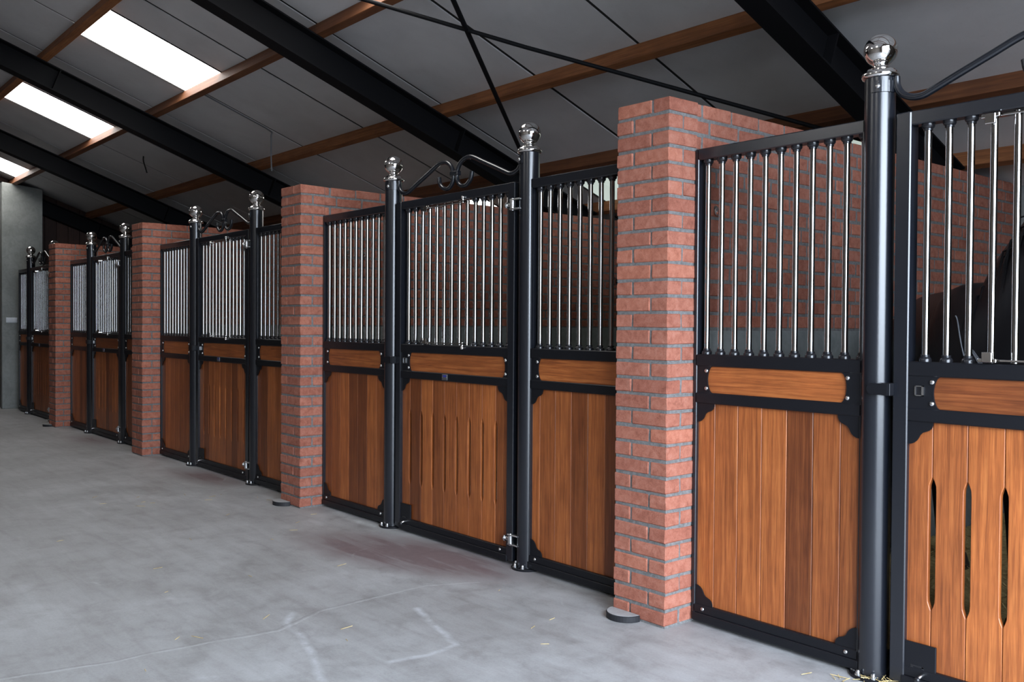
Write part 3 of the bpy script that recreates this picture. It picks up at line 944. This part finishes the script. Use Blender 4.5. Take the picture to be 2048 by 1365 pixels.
for i, (xl, xr) in enumerate(POSTS):
    o_ = ORD[i]
    left_edge = PILLAR_X[i] + 0.003 if i < 4 else -14.06
    right_edge = (PILLAR_X[i - 1] - PIL_W - 0.003) if i > 0 else DOOR_X - 0.01
    if i < 4:
        fb_ = left_edge + 0.052
        side_panel('fixed panel left of the door in the %s stall, beside the brick pillar' % o_, left_edge, xl - 0.035, fb_, 11, 0.0765, left_edge + 0.113)
    else:
        side_panel('short fixed panel left of the door in the farthest stall, against the grey rendered pier', left_edge, xl - 0.035, left_edge + 0.052, 7, 0.0785, left_edge + 0.113)
    wr = right_edge - (xr + 0.035)
    nb = int((wr - 0.09) / 0.0775) + 1
    side_panel('fixed panel right of the door in the %s stall' % o_ if i else 'fixed panel right of the nearest stall door, at the very edge of the row', xr + 0.035, right_edge, xr + 0.098, nb, 0.0775, xr + 0.118)
    make_post(xl, 'round black post with steel ball on the latch side of the %s stall door' % o_)
    make_post(xr, 'round black post with steel ball on the hinge side of the %s stall door' % o_)
    make_door(xl, xr, 'stall door with bars over slotted brown planks, %s stall' % o_ + ['', ' from the camera', ' from the camera', ' from the camera', ' by the grey pier'][i], i)
    make_scroll(xl, xr, 'curled black steel scroll over the %s stall door' % o_)

# door stops on the floor in front of the pillars
for i, px in enumerate(PILLAR_X):
    if i == 2:
        continue
    prof = [(0.092 * math.cos(math.pi * k / 20), -0.092 * math.sin(math.pi * k / 20)) for k in range(21)]
    mb = MB()
    n = len(prof)
    mb.add([(x, y, 0) for x, y in prof] + [(x, y, 0.030) for x, y in prof],
           [tuple(range(n))[::-1], tuple(range(n, 2 * n))] + [(k, (k + 1) % n, (k + 1) % n + n, k + n) for k in range(n)])
    ds = thing('door_stop', ['half-round black door stop on the floor against the nearest brick pillar', 'half-round black door stop by the pillar between second and third stall', '', 'small black door stop against the farthest brick pillar'][i],
               'door stop', (px - 0.235, PIL_Y0 - 0.004, 0), 'half-round door stops at the pillars')
    obj('block', mb.mesh('block', 0.003), m_rubber, ds)
    obj('wear_pad', MB().add([(x * 0.94, y * 0.94 - 0.002, 0.0295) for x, y in prof] + [(x * 0.94, y * 0.94 - 0.002, 0.0310) for x, y in prof],
        [tuple(range(n))[::-1], tuple(range(n, 2 * n))] + [(k, (k + 1) % n, (k + 1) % n + n, k + n) for k in range(n)]).mesh('wear_pad'), m_floor, ds)

# light switch on the grey pier
sw = thing('light_switch', 'white double light switch on the grey rendered pier', 'switch', (END_X, -0.035, 1.408))
obj('plate', MB().box(0.0, 0.010, -0.080, 0.080, -0.040, 0.040).mesh('plate', 0.002), m_switch, sw)
for s in (-1, 1):
    obj('rocker', MB().box(0.008, 0.016, s * 0.037 - 0.030, s * 0.037 + 0.030, -0.022, 0.026).mesh('rocker', 0.002), m_switch, sw)

# bracket on the partition wall of the second and third stall: chrome tie rings
for i, (px, yy) in enumerate(((-0.881, 0.14), (-4.393, 0.19), (-4.393, 0.32))):
    t = thing('tie_ring', ['small steel tie ring on the brick partition of the nearest stall', 'upper left steel tie ring on the partition of the second stall', 'right steel tie ring on the partition of the second stall'][i], 'ring', (px - 0.011, yy, 1.93))
    obj('plate', MB().lathe([(0.016, 0.0), (0.016, 0.004)], 12, (0, 0, 0), 'X').mesh('plate'), m_zinc, t)
    ring = [(0.012, 0.018 * math.sin(2 * math.pi * k / 16), -0.014 + 0.018 * math.cos(2 * math.pi * k / 16)) for k in range(17)]
    obj('ring', MB().tube(ring, 0.0035, 6, False).mesh('ring', smooth=60), m_zinc, t)

# stainless stay rod fixed to the second stall's right-hand panel
t = thing('grille_stay', 'short steel stay rod joining the grille to the nearest brick pillar', 'rod', (-1.425, 0.02, 1.60))
obj('rod', MB().tube([(0, 0, 0), (0.222, 0, 0)], 0.009, 10).mesh('rod', smooth=50), m_bar, t)
obj('rod_foot', MB().box(-0.012, 0.012, -0.014, 0.012, -0.02, 0.02).mesh('rod_foot', 0.003), m_bar, t)

# ------------------------------------------------------------------ straw bedding
def straw(name, x0, x1, y0, y1, n, seed, zbase=0.02, amp=0.10):
    rnd = random.Random(seed)
    mb = MB()
    def hz(x, y):
        return zbase + amp * (0.55 + 0.25 * math.sin(2.3 * x + 1.1) * math.cos(1.9 * y) + 0.2 * math.sin(5.1 * x + 3.7 * y))
    nx, ny = 28, 28
    vs_ = [(x0 + (x1 - x0) * i / nx, y0 + (y1 - y0) * j / ny, hz(x0 + (x1 - x0) * i / nx, y0 + (y1 - y0) * j / ny)) for i in range(nx + 1) for j in range(ny + 1)]
    mb.add(vs_, [(i * (ny + 1) + j, (i + 1) * (ny + 1) + j, (i + 1) * (ny + 1) + j + 1, i * (ny + 1) + j + 1) for i in range(nx) for j in range(ny)])
    for k in range(n):
        x, y = rnd.uniform(x0, x1), rnd.uniform(y0, y1)
        a, l = rnd.uniform(0, 6.28), rnd.uniform(0.06, 0.20)
        dx, dy = math.cos(a) * l / 2, math.sin(a) * l / 2
        if not (x0 < x - abs(dx) and x + abs(dx) < x1 and y0 < y - abs(dy) and y + abs(dy) < y1):
            continue
        z = hz(x, y) + rnd.uniform(0.0, 0.02)
        dz = rnd.uniform(-0.02, 0.035)
        wx, wy = -math.sin(a) * 0.003, math.cos(a) * 0.003
        mb.add([(x - dx - wx, y - dy - wy, z - dz), (x - dx + wx, y - dy + wy, z - dz), (x + dx + wx, y + dy + wy, z + dz), (x + dx - wx, y + dy - wy, z + dz)], [(0, 1, 2, 3)])
    me = bpy.data.meshes.new(name)
    me.from_pydata(mb.v, [], mb.f)
    o = obj(name, me, m_straw)
    o['kind'] = 'stuff'
    return o
s = straw('straw_bedding', -0.87, DOOR_X - 0.05, 0.05, BACK_Y - 0.02, 9000, 5)
tag(s, 'golden straw bedding on the floor of the nearest stall', 'straw')
rnd = random.Random(8)
mb = MB()
spots = [(0.06, -0.05, 0.10, 0.05, 26, 0.014), (-0.05, -0.13, 0.14, 0.05, 10, 0.004)]
for cx_, cy_, rx, ry, n, zb in spots:
    for k in range(n):
        x, y = cx_ + rnd.gauss(0, rx * 0.5), cy_ + rnd.gauss(0, ry * 0.5)
        a, l = rnd.uniform(0, 6.28), rnd.uniform(0.02, 0.07)
        mb.tube([(x, y, zb), (x + math.cos(a) * l, y + math.sin(a) * l, zb + rnd.uniform(0, 0.008))], 0.0014, 4)
o = obj('straw_wisps', mb.mesh('straw_wisps'), m_straw)
o['kind'] = 'stuff'
tag(o, 'loose straw wisps at the foot of the nearest post', 'straw')
mb = MB()
for k in range(42):
    x, y = rnd.uniform(-6.0, 0.4), -0.25 - abs(rnd.gauss(0, 0.8))
    a, l = rnd.uniform(0, 6.28), rnd.uniform(0.015, 0.07)
    mb.tube([(x, y, 0.0015), (x + math.cos(a) * l, y + math.sin(a) * l, 0.003)], 0.0012, 4)
o = obj('straw_specks', mb.mesh('straw_specks'), m_straw)
o['kind'] = 'stuff'
tag(o, 'scattered straw specks across the concrete aisle floor', 'straw')

# ------------------------------------------------------------------ horse in the nearest stall
def horse():
    root = thing('horse', 'black horse standing behind the bars of the nearest stall', 'horse', (-0.22, 1.15, 0.08))
    H = Vector((0.60, -0.80, 0)).normalized()          # heading
    S = Vector((H.y, -H.x, 0))                          # to its right
    W0 = Vector((0.30, -0.40, 0))                       # withers over this local point
    def P(f, s, z):
        q = W0 + H * f + S * s
        return Vector((q.x, q.y, z))
    nodes, edges, rad = [], [], []
    def nd(p, r, par=None):
        nodes.append(p); rad.append(r)
        if par is not None:
            edges.append((par, len(nodes) - 1))
        return len(nodes) - 1
    # trunk, root at the pelvis
    pel = nd(P(-0.98, 0, 1.22), (0.29, 0.31))
    rump = nd(P(-1.22, 0, 1.12), (0.21, 0.26), pel)
    loin = nd(P(-0.70, 0, 1.20), (0.29, 0.32), pel)
    rib = nd(P(-0.38, 0, 1.16), (0.30, 0.34), loin)
    wit = nd(P(-0.06, 0, 1.14), (0.27, 0.35), rib)
    che = nd(P(0.18, 0, 1.13), (0.21, 0.27), wit)
    # neck swings towards the stall door's hinge side
    B = P(0.18, 0, 1.13)
    R_ = Vector((0.86, -0.30, 0)).normalized()
    def Q(f, z):
        q = B + R_ * f
        return Vector((q.x, q.y, z))
    n1 = nd(Q(0.14, 1.36), (0.15, 0.24), che)
    n2 = nd(Q(0.29, 1.58), (0.12, 0.21), n1)
    n3 = nd(Q(0.42, 1.77), (0.10, 0.18), n2)
    hd = nd(Q(0.53, 1.87), (0.11, 0.15), n3)
    jw = nd(Q(0.66, 1.75), (0.10, 0.155), hd)
    ns = nd(Q(0.85, 1.55), (0.07, 0.095), jw)
    mz = nd(Q(0.95, 1.43), (0.064, 0.075), ns)
    # legs
    for s_ in (-1, 1):
        a = nd(P(0.06, s_ * 0.13, 0.90), (0.11, 0.13), che)
        b_ = nd(P(0.05, s_ * 0.14, 0.62), (0.065, 0.075), a)
        k = nd(P(0.06, s_ * 0.14, 0.44), (0.05, 0.055), b_)
        c_ = nd(P(0.05, s_ * 0.14, 0.22), (0.034, 0.037), k)
        d = nd(P(0.06, s_ * 0.14, 0.11), (0.042, 0.045), c_)
        e = nd(P(0.10, s_ * 0.14, 0.03), (0.05, 0.055), d)
        a = nd(P(-1.06, s_ * 0.15, 0.86), (0.14, 0.19), pel)
        b_ = nd(P(-0.98, s_ * 0.16, 0.66), (0.09, 0.11), a)
        k = nd(P(-1.22, s_ * 0.16, 0.47), (0.05, 0.06), b_)
        c_ = nd(P(-1.19, s_ * 0.16, 0.25), (0.036, 0.04), k)
        d = nd(P(-1.18, s_ * 0.16, 0.12), (0.044, 0.047), c_)
        e = nd(P(-1.13, s_ * 0.16, 0.03), (0.052, 0.057), d)
    me = bpy.data.meshes.new('body')
    me.from_pydata([tuple(q) for q in nodes], edges, [])
    bo = obj('body', me, m_horse, root)
    sk = bo.modifiers.new('skin', 'SKIN')
    sk.use_smooth_shade = True
    for i, sv in enumerate(me.skin_vertices[0].data):
        sv.radius = rad[i]
        sv.use_root = (i == 0)
    sub = bo.modifiers.new('sub', 'SUBSURF')
    sub.levels = 2
    sub.render_levels = 2
    # mane along the crest
    mb = MB()
    rn = random.Random(3)
    crest = bez([tuple(Q(-0.10, 1.38)), tuple(Q(0.02, 1.47)), tuple(Q(0.16, 1.66)), tuple(Q(0.30, 1.84)), tuple(Q(0.46, 1.98))], 10)
    sd = Vector((R_.y, -R_.x, 0))
    for p in crest:
        for k in range(16):
            q = p + Vector((rn.uniform(-.02, .02), rn.uniform(-.02, .02), rn.uniform(-0.05, -0.01)))
            o1 = sd * rn.uniform(0.03, 0.10) + Vector((-R_.x, -R_.y, 0)) * rn.uniform(-0.01, 0.03)
            mb.tube([tuple(q), tuple(q + o1 + Vector((0, 0, -0.03))), tuple(q + o1 * 1.3 + Vector((0, 0, -rn.uniform(0.10, 0.22))))], [0.005, 0.004, 0.001], 4)
    obj('mane', mb.mesh('mane', smooth=60), m_hair, root)
    # tail
    mb = MB()
    t0 = P(-1.40, 0, 1.22)
    for k in range(26):
        o1 = Vector((rn.uniform(-.03, .03), rn.uniform(-.03, .03), 0))
        e = t0 - H * rn.uniform(0.02, 0.10) + o1 * 3 + Vector((0, 0, -rn.uniform(0.6, 0.95)))
        mb.tube(bez([tuple(t0 + o1 * .5), tuple(t0 - H * 0.06 + o1 + Vector((0, 0, -0.12))), tuple(e)], 4), 0.012, 5)
    obj('tail', mb.mesh('tail', smooth=60), m_hair, root)
    # ears and eyes
    for s_ in (-1, 1):
        e0 = Q(0.50, 2.00) + sd * s_ * 0.055
        obj('ear', MB().tube([tuple(e0), tuple(e0 + Vector((0, 0, 0.07)) + sd * s_ * 0.012), tuple(e0 + Vector((0.01, 0, 0.15)) + sd * s_ * 0.01)], [0.026, 0.030, 0.004], 8).mesh('ear', smooth=60), m_horse, root)
        ey = Q(0.645, 1.86) + sd * s_ * 0.082
        obj('eye', MB().lathe([(0.0, -0.02), (0.014, -0.014), (0.02, 0), (0.014, 0.014), (0, 0.02)], 10, tuple(ey)).mesh('eye', smooth=70), m_eye, root)
    # hooves
    for f, s_ in ((0.11, 1), (0.11, -1), (-1.12, 1), (-1.12, -1)):
        q = P(f, s_ * (0.14 if f > 0 else 0.16), 0.0)
        obj('hoof', MB().lathe([(0.075, -0.03), (0.072, 0.0), (0.056, 0.055), (0.0, 0.06)], 14, tuple(q)).mesh('hoof', smooth=40), m_hoof, root)
    # thin cord and webbing strap over the shoulder
    obj('cord', MB().tube(bez([(0.295, -0.645, 1.345), (0.303, -0.645, 1.327), (0.320, -0.663, 1.275), (0.336, -0.674, 1.213), (0.354, -0.680, 1.157), (0.37, -0.685, 1.11)], 5), 0.003, 6).mesh('cord', smooth=60), m_strap, root)
    obj('strap', MB().add([(0.372, -0.690, 1.215), (0.392, -0.694, 1.200), (0.455, -0.702, 1.115), (0.435, -0.700, 1.110), (0.372, -0.684, 1.215), (0.392, -0.688, 1.200), (0.455, -0.696, 1.115), (0.435, -0.694, 1.110)],
        [(0, 1, 2, 3), (7, 6, 5, 4), (0, 4, 5, 1), (1, 5, 6, 2), (2, 6, 7, 3), (3, 7, 4, 0)]).mesh('strap'), m_strap, root)
horse()
